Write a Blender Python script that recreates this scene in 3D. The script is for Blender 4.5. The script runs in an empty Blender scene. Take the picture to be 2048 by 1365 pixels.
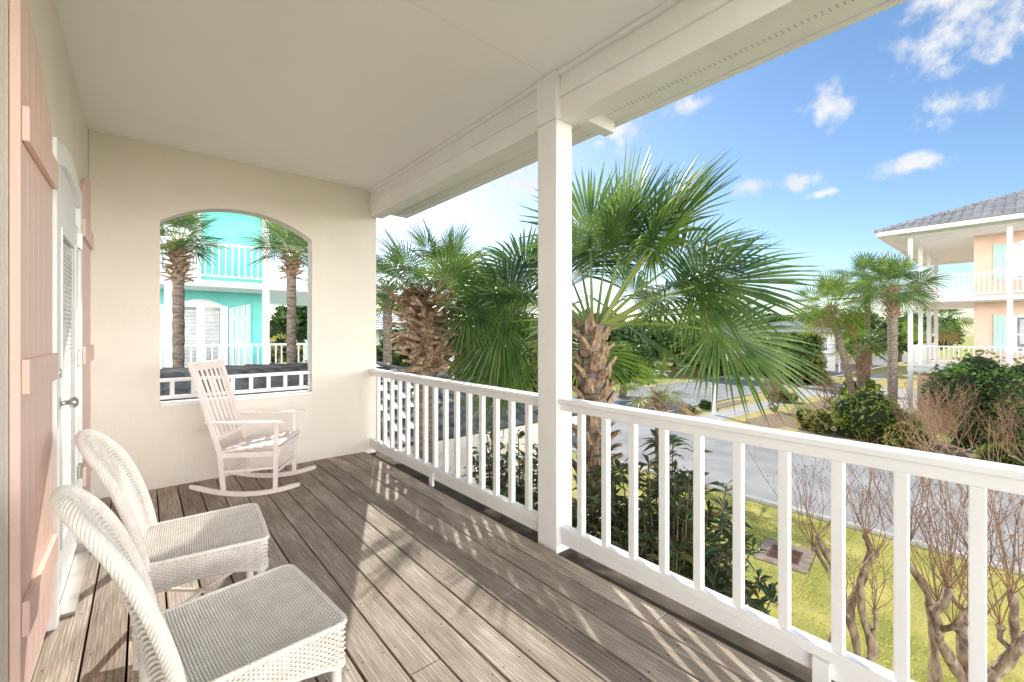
import bpy, math, random
from mathutils import Vector, Matrix
R=math.radians; V=Vector
col=bpy.context.scene.collection
rnd=random.Random(7)
H=1.4; GZ=-3.0
FW=V((.6455,.7638,0)); RT=V((.7638,-.6455,0)); UP=V((0,0,1))
SUN_AZ=R(25); SUN_EL=R(34)
# ---------------------------------------------------------------- materials
def mat(name,c,c2=None,rough=.6,scale=6,bump=0,bscale=60,spec=.3,stretch=(1,1,1),metal=0,detail=5,var=.12,trans=0,lo=.35,hi=.65,bdist=.01):
    m=bpy.data.materials.new(name); m.use_nodes=True; n=m.node_tree.nodes; l=m.node_tree.links
    b=n['Principled BSDF']; out=n['Material Output']
    b.inputs['Roughness'].default_value=rough; b.inputs['Metallic'].default_value=metal
    b.inputs['Specular IOR Level'].default_value=spec
    tc=n.new('ShaderNodeTexCoord'); mp=n.new('ShaderNodeMapping'); mp.inputs['Scale'].default_value=stretch
    l.new(tc.outputs['Object'],mp.inputs['Vector'])
    no=n.new('ShaderNodeTexNoise'); no.inputs['Scale'].default_value=scale; no.inputs['Detail'].default_value=detail
    l.new(mp.outputs[0],no.inputs['Vector'])
    cr=n.new('ShaderNodeValToRGB'); l.new(no.outputs['Fac'],cr.inputs['Fac'])
    if c2 is None: c2=tuple(min(1,x*(1+var)) for x in c); c=tuple(x*(1-var) for x in c)
    cr.color_ramp.elements[0].position=lo; cr.color_ramp.elements[1].position=hi
    cr.color_ramp.elements[0].color=(*c,1); cr.color_ramp.elements[1].color=(*c2,1)
    l.new(cr.outputs[0],b.inputs['Base Color'])
    if bump:
        n2=n.new('ShaderNodeTexNoise'); n2.inputs['Scale'].default_value=bscale; n2.inputs['Detail'].default_value=4
        l.new(mp.outputs[0],n2.inputs['Vector'])
        bp=n.new('ShaderNodeBump'); bp.inputs['Strength'].default_value=bump; bp.inputs['Distance'].default_value=bdist
        l.new(n2.outputs['Fac'],bp.inputs['Height']); l.new(bp.outputs[0],b.inputs['Normal'])
    if trans:
        t=n.new('ShaderNodeBsdfTranslucent'); mx=n.new('ShaderNodeMixShader'); mx.inputs[0].default_value=trans
        g=n.new('ShaderNodeMix'); g.data_type='RGBA'; g.blend_type='MULTIPLY'; g.inputs[0].default_value=1
        l.new(cr.outputs[0],g.inputs[6]); g.inputs[7].default_value=(1.9,1.8,.9,1)
        l.new(g.outputs[2],t.inputs['Color'])
        l.new(b.outputs[0],mx.inputs[1]); l.new(t.outputs[0],mx.inputs[2]); l.new(mx.outputs[0],out.inputs['Surface'])
    return m
M={}
M['white']=mat('white paint',(.90,.895,.89),(.94,.935,.93),rough=.45,scale=3,bump=.08,bscale=90)
M['ceil']=mat('ceiling paint',(.94,.925,.905),(.97,.955,.935),rough=.55,scale=1.2,bump=.05,bscale=40)
M['stucco']=mat('cream stucco',(.84,.775,.69),(.88,.815,.73),rough=.85,scale=2.5,bump=.6,bscale=75,bdist=.007)
M['coral']=mat('coral paint',(.82,.58,.50),(.86,.63,.55),rough=.5,scale=3,bump=.15,bscale=40,stretch=(6,6,.6))
M['pinkw']=mat('pale pink paint',(.88,.77,.72),(.92,.83,.79),rough=.5,scale=9,bump=.15,bscale=60)
M['wicker']=mat('wicker',(.86,.80,.72),(.95,.91,.85),rough=.6,scale=22,bump=.2,bscale=200)
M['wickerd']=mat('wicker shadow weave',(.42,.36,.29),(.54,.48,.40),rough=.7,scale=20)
M['steel']=mat('satin nickel',(.55,.53,.5),rough=.3,metal=1)
M['glass']=mat('window glass',(.16,.19,.21),(.34,.39,.42),rough=.08,spec=.8,scale=1.5)
M['blind']=mat('blind slats',(.80,.80,.78),rough=.6)
M['dark']=mat('dark gap',(.02,.018,.015),rough=.9)
M['rim']=mat('dark rim wood',(.07,.055,.04),(.14,.11,.08),rough=.9)
M['vent']=mat('vent slots',(.50,.49,.47),rough=.9)
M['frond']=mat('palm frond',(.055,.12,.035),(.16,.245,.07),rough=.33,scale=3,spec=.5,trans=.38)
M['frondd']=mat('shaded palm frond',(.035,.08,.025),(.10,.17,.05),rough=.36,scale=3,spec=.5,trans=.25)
M['frond2']=mat('young palm frond',(.10,.17,.035),(.21,.29,.06),rough=.4,scale=3,spec=.5,trans=.38)
M['petiole']=mat('palm stalk',(.22,.30,.08),(.36,.42,.14),rough=.4,scale=4)
M['dead']=mat('dead frond',(.28,.19,.10),(.42,.31,.17),rough=.8,scale=5,trans=.2)
M['boot']=mat('palm leaf base',(.17,.105,.065),(.54,.39,.26),rough=.85,scale=9,bump=.6,bscale=40,stretch=(3,3,1))
M['trunk']=mat('palm trunk',(.16,.115,.09),(.36,.30,.24),rough=.9,scale=7,bump=.8,bscale=22,stretch=(1,1,4),bdist=.03)
M['stalk']=mat('dry flower stalk',(.11,.06,.035),(.20,.12,.06),rough=.9)
M['loquat']=mat('glossy shrub leaf',(.035,.06,.022),(.10,.14,.045),rough=.3,scale=5,spec=.6,trans=.18)
M['loquat2']=mat('bronze shrub leaf',(.14,.12,.04),(.26,.21,.08),rough=.4,scale=5,trans=.25)
M['twig']=mat('red twig',(.19,.105,.065),(.39,.235,.145),rough=.7,scale=8)
M['bark']=mat('crape myrtle bark',(.16,.11,.08),(.48,.37,.27),rough=.7,scale=9,bump=.5,bscale=30,stretch=(2,2,.7),bdist=.02)
M['seed']=mat('seed heads',(.12,.07,.04),rough=.9)
M['bushd']=mat('dark bush leaf',(.03,.075,.02),(.09,.17,.04),rough=.45,scale=1.5,trans=.15,spec=.4)
M['bushm']=mat('mid green bush leaf',(.045,.11,.025),(.14,.24,.05),rough=.45,scale=1.5,trans=.22,spec=.4)
M['bushg']=mat('green bush leaf',(.10,.16,.035),(.25,.30,.07),rough=.5,scale=1.5,trans=.3)
M['bushy']=mat('yellow bush leaf',(.28,.27,.07),(.50,.42,.17),rough=.5,scale=1.5,trans=.25)
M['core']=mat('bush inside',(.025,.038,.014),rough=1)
M['wood']=mat('tree wood',(.10,.07,.05),(.2,.15,.11),rough=.9)
M['tile']=mat('grey roof tile',(.085,.08,.078),(.20,.19,.185),rough=.34,scale=2.5,spec=.7,bump=.2,bscale=30)
M['tileb']=mat('blue grey roof tile',(.26,.26,.27),(.38,.38,.40),rough=.6,scale=1.5)
M['turq']=mat('turquoise stucco',(.22,.74,.69),(.27,.81,.76),rough=.8,scale=2,bump=.2)
M['aqua']=mat('pale aqua paint',(.66,.86,.83),(.72,.90,.87),rough=.6)
M['mint']=mat('mint shutter paint',(.50,.76,.68),(.56,.80,.73),rough=.6)
M['peach']=mat('peach stucco',(.84,.58,.45),(.88,.64,.51),rough=.85,scale=2,bump=.2)
M['cream2']=mat('pale house stucco',(.78,.76,.72),rough=.85)
M['asphalt']=mat('sunbleached asphalt',(.36,.345,.325),(.48,.465,.44),rough=.9,scale=.8,detail=10,bump=.4,bscale=90,spec=.15)
M['concrete']=mat('concrete',(.52,.49,.44),(.64,.61,.55),rough=.85,scale=2,bump=.3,bscale=60)
M['bounce']=mat('pale bounce sheet',(.62,.59,.54),(.74,.71,.66),rough=.95,scale=4,bump=.4)  # pale colour for the unseen sheet that bounces light up under the eave
M['mulch']=mat('pine mulch',(.28,.19,.12),(.46,.34,.22),rough=.95,scale=12,bump=.8,bscale=50)
M['rust']=mat('rusty iron',(.14,.065,.045),(.24,.12,.08),rough=.8,scale=20,bump=.3)
M['gold']=mat('golden lawn',(.46,.39,.13),(.68,.56,.22),rough=.95,scale=.9,detail=12,bump=.6,bscale=50,lo=.3,hi=.7)
M['grass']=mat('lawn',(.32,.33,.08),(.66,.57,.18),rough=.95,scale=1.1,detail=14,bump=.8,bscale=60,lo=.32,hi=.68)
M['blade']=mat('grass blade',(.32,.35,.07),(.64,.55,.17),rough=.8,scale=1.3,trans=.3)
def deckmat():
    m=bpy.data.materials.new('weathered deck'); m.use_nodes=True; n=m.node_tree.nodes; l=m.node_tree.links
    b=n['Principled BSDF']; b.inputs['Roughness'].default_value=.75; b.inputs['Specular IOR Level'].default_value=.25
    g=n.new('ShaderNodeNewGeometry'); sp=n.new('ShaderNodeSeparateXYZ'); l.new(g.outputs['Position'],sp.inputs[0])
    def ma(op,a,bb=None,c=None):
        x=n.new('ShaderNodeMath'); x.operation=op
        for i,v in enumerate((a,bb,c)):
            if v is None: continue
            if isinstance(v,(int,float)): x.inputs[i].default_value=v
            else: l.new(v,x.inputs[i])
        return x.outputs[0]
    xs=ma('ADD',sp.outputs[0],.345); q=ma('DIVIDE',xs,.1475); fl=ma('FLOOR',q); fr=ma('FRACT',q)
    wn=n.new('ShaderNodeTexWhiteNoise'); wn.noise_dimensions='1D'; l.new(fl,wn.inputs['W'])
    yo=ma('MULTIPLY_ADD',wn.outputs['Value'],37.0,sp.outputs[1])
    cb=n.new('ShaderNodeCombineXYZ'); l.new(sp.outputs[0],cb.inputs[0]); l.new(yo,cb.inputs[1]); l.new(sp.outputs[2],cb.inputs[2])
    def noise(sx,sy,sc,det,dist=0):
        mp=n.new('ShaderNodeMapping'); mp.inputs['Scale'].default_value=(sx,sy,1); l.new(cb.outputs[0],mp.inputs[0])
        t=n.new('ShaderNodeTexNoise'); t.inputs['Scale'].default_value=sc; t.inputs['Detail'].default_value=det; t.inputs['Distortion'].default_value=dist
        l.new(mp.outputs[0],t.inputs[0]); return t.outputs['Fac']
    grain=noise(46,1.2,2.2,9,.3); fine=noise(190,4,2,4); blot=noise(4,1.6,1.6,6)
    mpw=n.new('ShaderNodeMapping'); mpw.inputs['Scale'].default_value=(1,.06,1); l.new(cb.outputs[0],mpw.inputs[0])
    wv=n.new('ShaderNodeTexWave'); wv.wave_type='BANDS'; wv.bands_direction='X'; wv.inputs['Scale'].default_value=24; wv.inputs['Distortion'].default_value=7; wv.inputs['Detail'].default_value=3; wv.inputs['Detail Scale'].default_value=1.4
    l.new(mpw.outputs[0],wv.inputs[0])
    f=ma('MULTIPLY_ADD',wv.outputs['Fac'],.08,ma('MULTIPLY',grain,.44)); f=ma('MULTIPLY_ADD',fine,.44,f); f=ma('MULTIPLY_ADD',ma('SUBTRACT',wn.outputs['Value'],.5),.15,f)
    f=ma('MULTIPLY_ADD',ma('SUBTRACT',blot,.5),.34,f)
    cr=n.new('ShaderNodeValToRGB'); l.new(f,cr.inputs[0]); e=cr.color_ramp.elements
    e[0].position=.25; e[0].color=(.13,.10,.078,1); e[1].position=.78; e[1].color=(.84,.755,.65,1)
    x=e.new(.52); x.color=(.38,.31,.248,1)
    ym=ma('SUBTRACT',ma('FRACT',ma('DIVIDE',sp.outputs[1],.406)),.5); ym=ma('MULTIPLY',ym,.406)
    xm=ma('MULTIPLY',ma('SUBTRACT',ma('ABSOLUTE',ma('SUBTRACT',fr,.475)),.3),.1475)
    d=ma('SQRT',ma('ADD',ma('POWER',ma('ABSOLUTE',ym),2),ma('POWER',ma('ABSOLUTE',xm),2)))
    k=ma('LESS_THAN',d,.0042)
    mx=n.new('ShaderNodeMix'); mx.data_type='RGBA'; l.new(k,mx.inputs[0]); l.new(cr.outputs[0],mx.inputs[6]); mx.inputs[7].default_value=(.05,.04,.035,1)
    l.new(mx.outputs[2],b.inputs['Base Color'])
    bp=n.new('ShaderNodeBump'); bp.inputs['Strength'].default_value=.35; bp.inputs['Distance'].default_value=.003; l.new(f,bp.inputs['Height']); l.new(bp.outputs[0],b.inputs['Normal'])
    return m
M['deck']=deckmat()
# ---------------------------------------------------------------- mesh helpers
WL={}
class MB:
    def __init__(s): s.v=[]; s.f=[]; s.m=[]
    def face(s,pts,m=0):
        i=len(s.v); s.v.extend([tuple(p) for p in pts]); s.f.append(tuple(range(i,i+len(pts)))); s.m.append(m)
    def hexa(s,p,m=0):
        i=len(s.v); s.v.extend([tuple(q) for q in p])
        for f in ((0,3,2,1),(4,5,6,7),(0,1,5,4),(1,2,6,5),(2,3,7,6),(3,0,4,7)): s.f.append(tuple(i+k for k in f)); s.m.append(m)
    def box(s,x0,x1,y0,y1,z0,z1,m=0):
        s.hexa([(x0,y0,z0),(x1,y0,z0),(x1,y1,z0),(x0,y1,z0),(x0,y0,z1),(x1,y0,z1),(x1,y1,z1),(x0,y1,z1)],m)
    def bar(s,a,b,w,h,m=0,up=UP,w2=None,h2=None):
        a=V(a);b=V(b); d=(b-a).normalized(); u=V(up)
        sd=d.cross(u)
        if sd.length<1e-3: sd=d.cross(V((1,0,0)))
        sd.normalize(); n=sd.cross(d).normalized(); w2=w if w2 is None else w2; h2=h if h2 is None else h2
        q=lambda p,w,h:[p-sd*w/2-n*h/2,p+sd*w/2-n*h/2,p+sd*w/2+n*h/2,p-sd*w/2+n*h/2]
        s.hexa(q(a,w,h)+q(b,w2,h2),m)
    def tube(s,pts,rad,n=6,m=0,cap=True,mod=None):
        pts=[V(p) for p in pts]; i0=len(s.v); N=len(pts); prev=None
        for k,p in enumerate(pts):
            t=(pts[min(k+1,N-1)]-pts[max(k-1,0)]).normalized()
            if prev is None:
                a=t.cross(UP); a=t.cross(V((1,0,0))) if a.length<1e-2 else a
            else: a=prev-t*prev.dot(t)
            a.normalize(); prev=a; b=t.cross(a); r=rad[k] if hasattr(rad,'__len__') else rad
            for j in range(n):
                an=2*math.pi*j/n; rr=r*(mod(k,an) if mod else 1)
                s.v.append(tuple(p+(a*math.cos(an)+b*math.sin(an))*rr))
        for k in range(N-1):
            for j in range(n):
                j2=(j+1)%n; s.f.append((i0+k*n+j,i0+k*n+j2,i0+(k+1)*n+j2,i0+(k+1)*n+j)); s.m.append(m)
        if cap:
            s.f.append(tuple(i0+j for j in range(n))[::-1]); s.m.append(m)
            s.f.append(tuple(i0+(N-1)*n+j for j in range(n))); s.m.append(m)
    def build(s,name,mats,parent=None,loc=None,world=True,smooth=False,bevel=0,rz=0):
        if not isinstance(mats,(list,tuple)): mats=[mats]
        org=V((0,0,0))
        if parent is not None and world: org=WL.get(parent.name,V((0,0,0)))
        if parent is None and loc is not None: org=V(loc)
        me=bpy.data.meshes.new(name); me.from_pydata([(a-org.x,b-org.y,c-org.z) for a,b,c in s.v],[],s.f)
        for x in mats: me.materials.append(x)
        if len(mats)>1: me.polygons.foreach_set('material_index',s.m)
        if smooth: me.polygons.foreach_set('use_smooth',[True]*len(s.f))
        me.update(); o=bpy.data.objects.new(name,me); col.objects.link(o)
        if parent is not None: o.parent=parent; WL[o.name]=org
        elif loc is not None: o.location=org; WL[o.name]=org
        if bevel:
            b=o.modifiers.new('bev','BEVEL'); b.width=bevel; b.segments=2; b.limit_method='ANGLE'
        return o
def tag(o,label=None,cat=None,group=None,kind=None):
    if label: o['label']=label
    if cat: o['category']=cat
    if group: o['group']=group
    if kind: o['kind']=kind
    return o
def E(name,label,cat,loc,rz=0,group=None):
    o=bpy.data.objects.new(name,None); col.objects.link(o); o.location=loc; o.rotation_euler=(0,0,rz); o.empty_display_size=.1
    WL[o.name]=V(loc); return tag(o,label,cat,group)
def one(name,mats,parent,*boxes,bevel=0,**k):
    mb=MB()
    for b in boxes: mb.box(*b)
    return mb.build(name,mats,parent,bevel=bevel,**k)
def copy_tree(o,parent=None):
    c=o.copy(); col.objects.link(c)
    if parent: c.parent=parent
    for ch in list(o.children): copy_tree(ch,c)
    return c
def px(u,v=None,t=None,z=None):
    a=(u-1024)/874
    if z is not None: t=(H-z)*874/(v-667)
    p=(FW+RT*a)*t
    zz=z if z is not None else (H-(v-667)/874*t if v is not None else 0)
    return V((p.x,p.y,zz))
# ---------------------------------------------------------------- setting
mb=MB(); mb.face([(-600,-600,GZ-.004),(900,-600,GZ-.004),(900,900,GZ-.004),(-600,900,GZ-.004)])
tag(mb.build('ground',M['grass']),kind='structure')
mb=MB(); z=GZ+.004
mb.face([(12.4,-60,z),(18.6,-60,z),(18.6,120,z),(12.4,120,z)])
mb.face([(18.6,13.2,z),(120,12.2,z),(120,19,z),(18.6,20,z)])
mb.face([(18.6,10.6,z),(21.2,13.18,z),(18.6,13.2,z)])
tag(mb.build('road',M['asphalt']),kind='structure')
mb=MB(); mb.face([(-.3,-12,GZ+.002),(4.0,-12,GZ+.002),(4.0,5.8,GZ+.002),(-.3,5.8,GZ+.002)])
tag(mb.build('bounce_sheet',M['bounce']),kind='structure')  # unseen pale sheet added to weaken the lawn's colour cast on the soffit
mb=MB()
mb.face([(18.62,-60,z+.001),(120,-60,z+.001),(120,12.0,z+.001),(21.3,13.0,z+.001),(18.62,10.4,z+.001)])
tag(mb.build('lawn',M['gold']),kind='structure')
mb=MB()
for a,b in (((12.3,-60),(12.3,120)),((18.68,-60),(18.68,10.45)),((18.68,10.45),(21.25,13.05)),((21.25,13.05),(120,12.05)),((18.68,20.1),(120,19.1)),((18.68,20.1),(18.68,120))):
    mb.bar((a[0],a[1],z+.03),(b[0],b[1],z+.03),.16,.09)
tag(mb.build('kerb',M['concrete']),kind='structure')
mb=MB(); mb.face([(20.6,10.0,z+.006),(60,9.2,z+.006),(60,10.5,z+.006),(21.2,11.3,z+.006)])
mb.face([(27,-1,z+.007),(46,6,z+.007),(46,12.0,z+.007),(38,12.2,z+.007)])
tag(mb.build('sidewalk',M['concrete']),kind='structure')
mb=MB()
def blotch(cx,cy,rx,ry,zz,n=22,s=1):
    r=random.Random(s); mb.face([(cx+rx*math.cos(2*math.pi*i/n)*r.uniform(.85,1.1),cy+ry*math.sin(2*math.pi*i/n)*r.uniform(.85,1.1),zz) for i in range(n)])
blotch(24.5,8.2,2.6,1.1,z+.012,s=2); blotch(23.4,3.5,1.6,4.0,z+.010,s=3); blotch(31,8,4,1.0,z+.016,s=4); blotch(27.5,12.0,2.8,.45,z+.020,s=8)
tag(mb.build('mulch_bed',M['mulch']),kind='structure')
mb=MB(); r=random.Random(3)
for i in range(34000):
    x=r.uniform(4.2,12.1); y=r.uniform(-3,8)
    if abs(x-9.74)<.62 and abs(y-3.13)<.5: continue
    a=r.uniform(0,6.28); h=r.uniform(.02,.05); w=.008
    dx,dy=math.cos(a)*w,math.sin(a)*w; lx,ly=r.uniform(-.03,.03),r.uniform(-.03,.03)
    mb.face([(x-dx,y-dy,GZ),(x+dx,y+dy,GZ),(x+lx,y+ly,GZ+h)])
tag(mb.build('lawn_grass',M['blade']),'short yellow green grass on the lawn below the porch','grass',kind='stuff')
# ---------------------------------------------------------------- porch
YE=5.08; YB=-.9; XW=-.345; XR=2.1; CZ=3.1
mb=MB(); r=random.Random(5); bw=.139; x=XW+.002
i=0
while x+bw<2.06:
    ys=[YB]; y=YB+r.uniform(.6,3.4)
    while y<YE-.6: ys.append(y); y+=r.uniform(3.0,3.7)
    ys.append(YE-.004)
    for a,b in zip(ys[:-1],ys[1:]):
        dz=r.uniform(-.0015,.0015); mb.box(x,x+bw,a+.0015,b-.0015,-.038+dz,dz,0)
    x=XW+.002+(i+1)*.1475; i+=1
mb.box(XW,2.04,YB,YE-.01,-.30,-.06,1)
tag(mb.build('porch_deck',[M['deck'],M['dark']],bevel=.004),kind='structure')
mb=MB(); mb.box(2.045,2.24,YB,YE-.01,-.34,-.03,0)
tag(mb.build('deck_rim',M['rim'],bevel=.003),kind='structure')
mb=MB()
sy=[YB,-.39,2.05,4.49,YE]
for a,b in zip(sy[:-1],sy[1:]): mb.box(XW,2.075,a+.0012,b-.0012,CZ,CZ+.04)
mb.box(XW,2.075,YB,YE,CZ+.041,CZ+.1)
tag(mb.build('ceiling',M['ceil']),kind='structure')
mb=MB(); mb.box(XW-.2,XW,YB,YE+.15,GZ,CZ+.1)
tag(mb.build('side_wall',M['stucco'],loc=(XW-.1,1.4,GZ)),'long cream stucco house wall along the left side of the porch','wall')
EW=E('end_wall','cream stucco end wall with an arched opening behind the rocking chair','wall',(.9,YE+.07,GZ))
ax0,ax1,asill,asp,aap=.12,1.42,.73,2.42,2.63
cx=(ax0+ax1)/2; hw=(ax1-ax0)/2; rise=aap-asp; Rr=(hw*hw+rise*rise)/(2*rise)
az=lambda x: asp-(Rr-rise)+math.sqrt(max(0,Rr*Rr-(x-cx)**2))
mb=MB(); T=.16
mb.box(XW+.002,ax0,YE,YE+T,GZ,CZ+.08); mb.box(ax1,2.15,YE,YE+T,GZ,CZ+.08); mb.box(ax0,ax1,YE,YE+T,GZ,asill)
n=28
for k in range(n):
    a=ax0+(ax1-ax0)*k/n; b=ax0+(ax1-ax0)*(k+1)/n
    mb.hexa([(a,YE,az(a)),(b,YE,az(b)),(b,YE+T,az(b)),(a,YE+T,az(a)),(a,YE,CZ+.08),(b,YE,CZ+.08),(b,YE+T,CZ+.08),(a,YE+T,CZ+.08)])
mb.build('wall',M['stucco'],EW)
one('sill',M['white'],EW,(ax0+.001,ax1-.001,YE-.004,YE+T+.01,asill+.001,asill+.03),bevel=.004)
AR=E('arch_railing','low white railing set in the arched wall opening','railing',(cx,YE+.08,asill+.03))
one('top_rail',M['white'],AR,(ax0+.001,ax1-.001,YE+.05,YE+.115,.95,.98),bevel=.004)
one('bottom_rail',M['white'],AR,(ax0+.001,ax1-.001,YE+.055,YE+.11,.79,.82),bevel=.003)
for k in range(8):
    xx=ax0+.09+k*(ax1-ax0-.18)/7; one('baluster',M['white'],AR,(xx-.017,xx+.017,YE+.066,YE+.10,.82,.9495))
BM=E('porch_beam','long white boxed beam along the outer edge of the porch ceiling','beam',(2.13,1.4,2.79))
one('beam',M['white'],BM,(2.075,2.225,YB,YE-.002,2.79,CZ+.1),bevel=.004)
one('trim',M['white'],BM,(2.055,2.0745,YB,1.965,2.93,2.955),(2.055,2.0745,2.15,YE-.003,2.93,2.955),(2.045,2.0745,YB,1.965,3.07,3.0985),(2.045,2.0745,2.15,YE-.003,3.07,3.0985),bevel=.003)
EV=E('roof_eave','white roof eave with vented soffit outside the porch beam','eave',(2.5,1.4,3.0))
one('soffit',M['white'],EV,(2.226,2.74,YB,YE+.45,3.0,3.03))
one('fascia',M['white'],EV,(2.742,2.785,YB,YE+.47,2.985,3.17),bevel=.004)
mb=MB(); mb.box(2.572,2.615,YB,YE+.4,2.9985,2.9999,0)
for k in range(int((YE+.4-YB)/.03)):
    y=YB+k*.03; 
    for q in (0,.02): mb.box(2.58+q,2.586+q,y,y+.010,2.9965,2.9984,1)
tag(mb.build('vent_strip',[M['white'],M['vent']],EV),kind='stuff')
mb=MB(); mb.hexa([(2.226,YE+.46,2.99),(2.76,YE+.46,2.99),(2.76,YE+.47,2.99),(2.226,YE+.47,2.99),(2.226,YE+.46,3.35),(2.76,YE+.46,3.15),(2.76,YE+.47,3.15),(2.226,YE+.47,3.35)]); mb.build('gable_end',M['white'],EV)
mb=MB(); mb.hexa([(-1,YB,4.3),(2.80,YB,3.175),(2.80,YE+.48,3.175),(-1,YE+.48,4.3),(-1,YB,4.36),(2.80,YB,3.235),(2.80,YE+.48,3.235),(-1,YE+.48,4.36)]); mb.build('roof_deck',M['tile'],EV)
one('bracket',M['white'],EV,(2.226,2.70,2.005,2.095,2.90,2.999),bevel=.004)
PO=E('porch_post','square white porch post between the two railing sections','post',(2.115,2.055,-.03))
one('shaft',M['white'],PO,(2.04,2.19,1.97,2.145,-.03,2.789),bevel=.005)
one('head_block',M['white'],PO,(2.03,2.0745,1.967,2.148,2.7895,3.099),bevel=.003)
def railing(y0,y1,ys,label):
    t=E('porch_railing',label,'railing',(XR,(y0+y1)/2,-.03),group=None)
    one('top_rail',M['white'],t,(XR-.048,XR+.048,y0,y1,.948,.976),bevel=.005)
    one('sub_rail',M['white'],t,(XR-.022,XR+.022,y0+.001,y1-.001,.898,.9475),bevel=.003)
    one('bottom_rail',M['white'],t,(XR-.03,XR+.03,y0,y1,.10,.145),bevel=.004)
    one('kick_board',M['white'],t,(XR-.02,XR+.02,y0,y1,.03,.0995),bevel=.003)
    one('foot_block',M['white'],t,(XR-.045,XR-.0205,(y0+y1)/2-.03,(y0+y1)/2+.03,-.03,.098),bevel=.003)
    for y in ys: one('baluster',M['white'],t,(XR-.02,XR+.02,y-.02,y+.02,.1455,.8975),bevel=.003)
    return t
railing(YB,1.969,[1.81-.189*k for k in range(14)],'white railing section nearest the camera, right of the porch post')
railing(2.146,YE-.001,[2.30+.186*k for k in range(15)],'white railing section from the porch post to the end wall')
# door
DX=XW
D=E('door','white glazed porch door with inner blinds between the coral shutters','door',(DX,3.5,0))
dtop=2.16; y0,y1=3.06,4.02
dz=lambda y,e=0: dtop+.02+e+.12*(1-((y-(y0+y1)/2)/((y1-y0)/2+.1))**2)
mb=MB(); N=18
mb.box(DX,DX+.035,y0-.09,y0,0,dz(y0)); mb.box(DX,DX+.035,y1,y1+.09,0,dz(y1))
ya,yb=y0-.09,y1+.09
for k in range(N):
    a=ya+(yb-ya)*k/N; b=ya+(yb-ya)*(k+1)/N
    f=lambda y: max(dz(y),dz(y0))
    mb.hexa([(DX,a,f(a)),(DX+.035,a,f(a)),(DX+.035,b,f(b)),(DX,b,f(b)),(DX,a,f(a)+.11),(DX+.035,a,f(a)+.11),(DX+.035,b,f(b)+.11),(DX,b,f(b)+.11)])
mb.build('frame',M['white'],D,bevel=.003)
mb=MB(); 
for k in range(N):
    a=y0+(y1-y0)*k/N; b=y0+(y1-y0)*(k+1)/N
    mb.hexa([(DX,a,2.1),(DX+.010,a,2.1),(DX+.010,b,2.1),(DX,b,2.1),(DX,a,dz(a)),(DX+.010,a,dz(a)),(DX+.010,b,dz(b)),(DX,b,dz(b))])
mb.build('transom',M['white'],D)
one('door_leaf',M['white'],D,(DX,DX+.022,y0+.005,y0+.17,.03,2.09),(DX,DX+.022,y1-.19,y1-.02,.03,2.09),(DX,DX+.022,y0+.17,y1-.19,.03,.30),(DX,DX+.022,y0+.17,y1-.19,1.93,2.09),bevel=.003)
one('glass_rim',M['white'],D,(DX+.0222,DX+.03,y0+.16,y0+.185,.28,1.95),(DX+.0222,DX+.03,y1-.205,y1-.18,.28,1.95),bevel=.002)
one('glass',M['glass'],D,(DX,DX+.004,y0+.17,y1-.19,.30,1.93))
mb=MB()
for k in range(64):
    zz=.31+k*.025; mb.hexa([(DX+.0055,y0+.175,zz),(DX+.012,y0+.175,zz),(DX+.012,y1-.195,zz),(DX+.0055,y1-.195,zz),(DX+.0045,y0+.175,zz+.0235),(DX+.008,y0+.175,zz+.0235),(DX+.008,y1-.195,zz+.0235),(DX+.0045,y1-.195,zz+.0235)])
mb.build('blind',M['blind'],D)
for zz in (.5,1.24,2.0):
    mb=MB(); mb.tube([(DX+.036,y1-.012,zz-.05),(DX+.036,y1-.012,zz+.05)],.008,8); mb.box(DX+.023,DX+.036,y1-.05,y1-.01,zz-.045,zz+.045); mb.build('hinge',M['steel'],D)
mb=MB(); mb.tube([(DX+.022,y0+.07,1.05),(DX+.03,y0+.07,1.05),(DX+.031,y0+.07,1.05),(DX+.06,y0+.07,1.05),(DX+.065,y0+.07,1.05),(DX+.085,y0+.07,1.05),(DX+.095,y0+.07,1.05)],[.033,.033,.012,.012,.024,.028,.014],14); mb.build('handle',M['steel'],D,smooth=True)
mb=MB(); mb.tube([(DX+.022,y0+.07,1.2),(DX+.034,y0+.07,1.2)],[.026,.022],12); mb.build('lock',M['steel'],D)
one('threshold',M['steel'],D,(DX,DX+.09,y0,y1,.003,.02))
def shutter(y0,y1,tall_near,label):
    t=E('shutter',label,'shutter',(DX,(y0+y1)/2,.1))
    nb=6; w=(y1-y0)/nb
    def top(y):
        q=(y-y0)/(y1-y0); q=q if tall_near else 1-q
        return 2.30+.30*(1-q*q)
    mb=MB()
    for k in range(nb):
        a=y0+k*w+.0015; b=y0+(k+1)*w-.0015
        mb.hexa([(DX+.002,a,.12),(DX+.028,a,.12),(DX+.028,b,.12),(DX+.002,b,.12),(DX+.002,a,top(a)),(DX+.028,a,top(a)),(DX+.028,b,top(b)),(DX+.002,b,top(b))])
    mb.build('boards',M['coral'],t,bevel=.003)
    for zz in (.42,1.25,2.12): one('batten',M['coral'],t,(DX+.0285,DX+.048,y0+.01,y1-.01,zz-.06,zz+.06),bevel=.003)
shutter(2.21,2.90,True,'coral board shutter nearest the camera, left of the door')
shutter(4.14,4.83,False,'coral board shutter between the door and the end wall')
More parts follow.
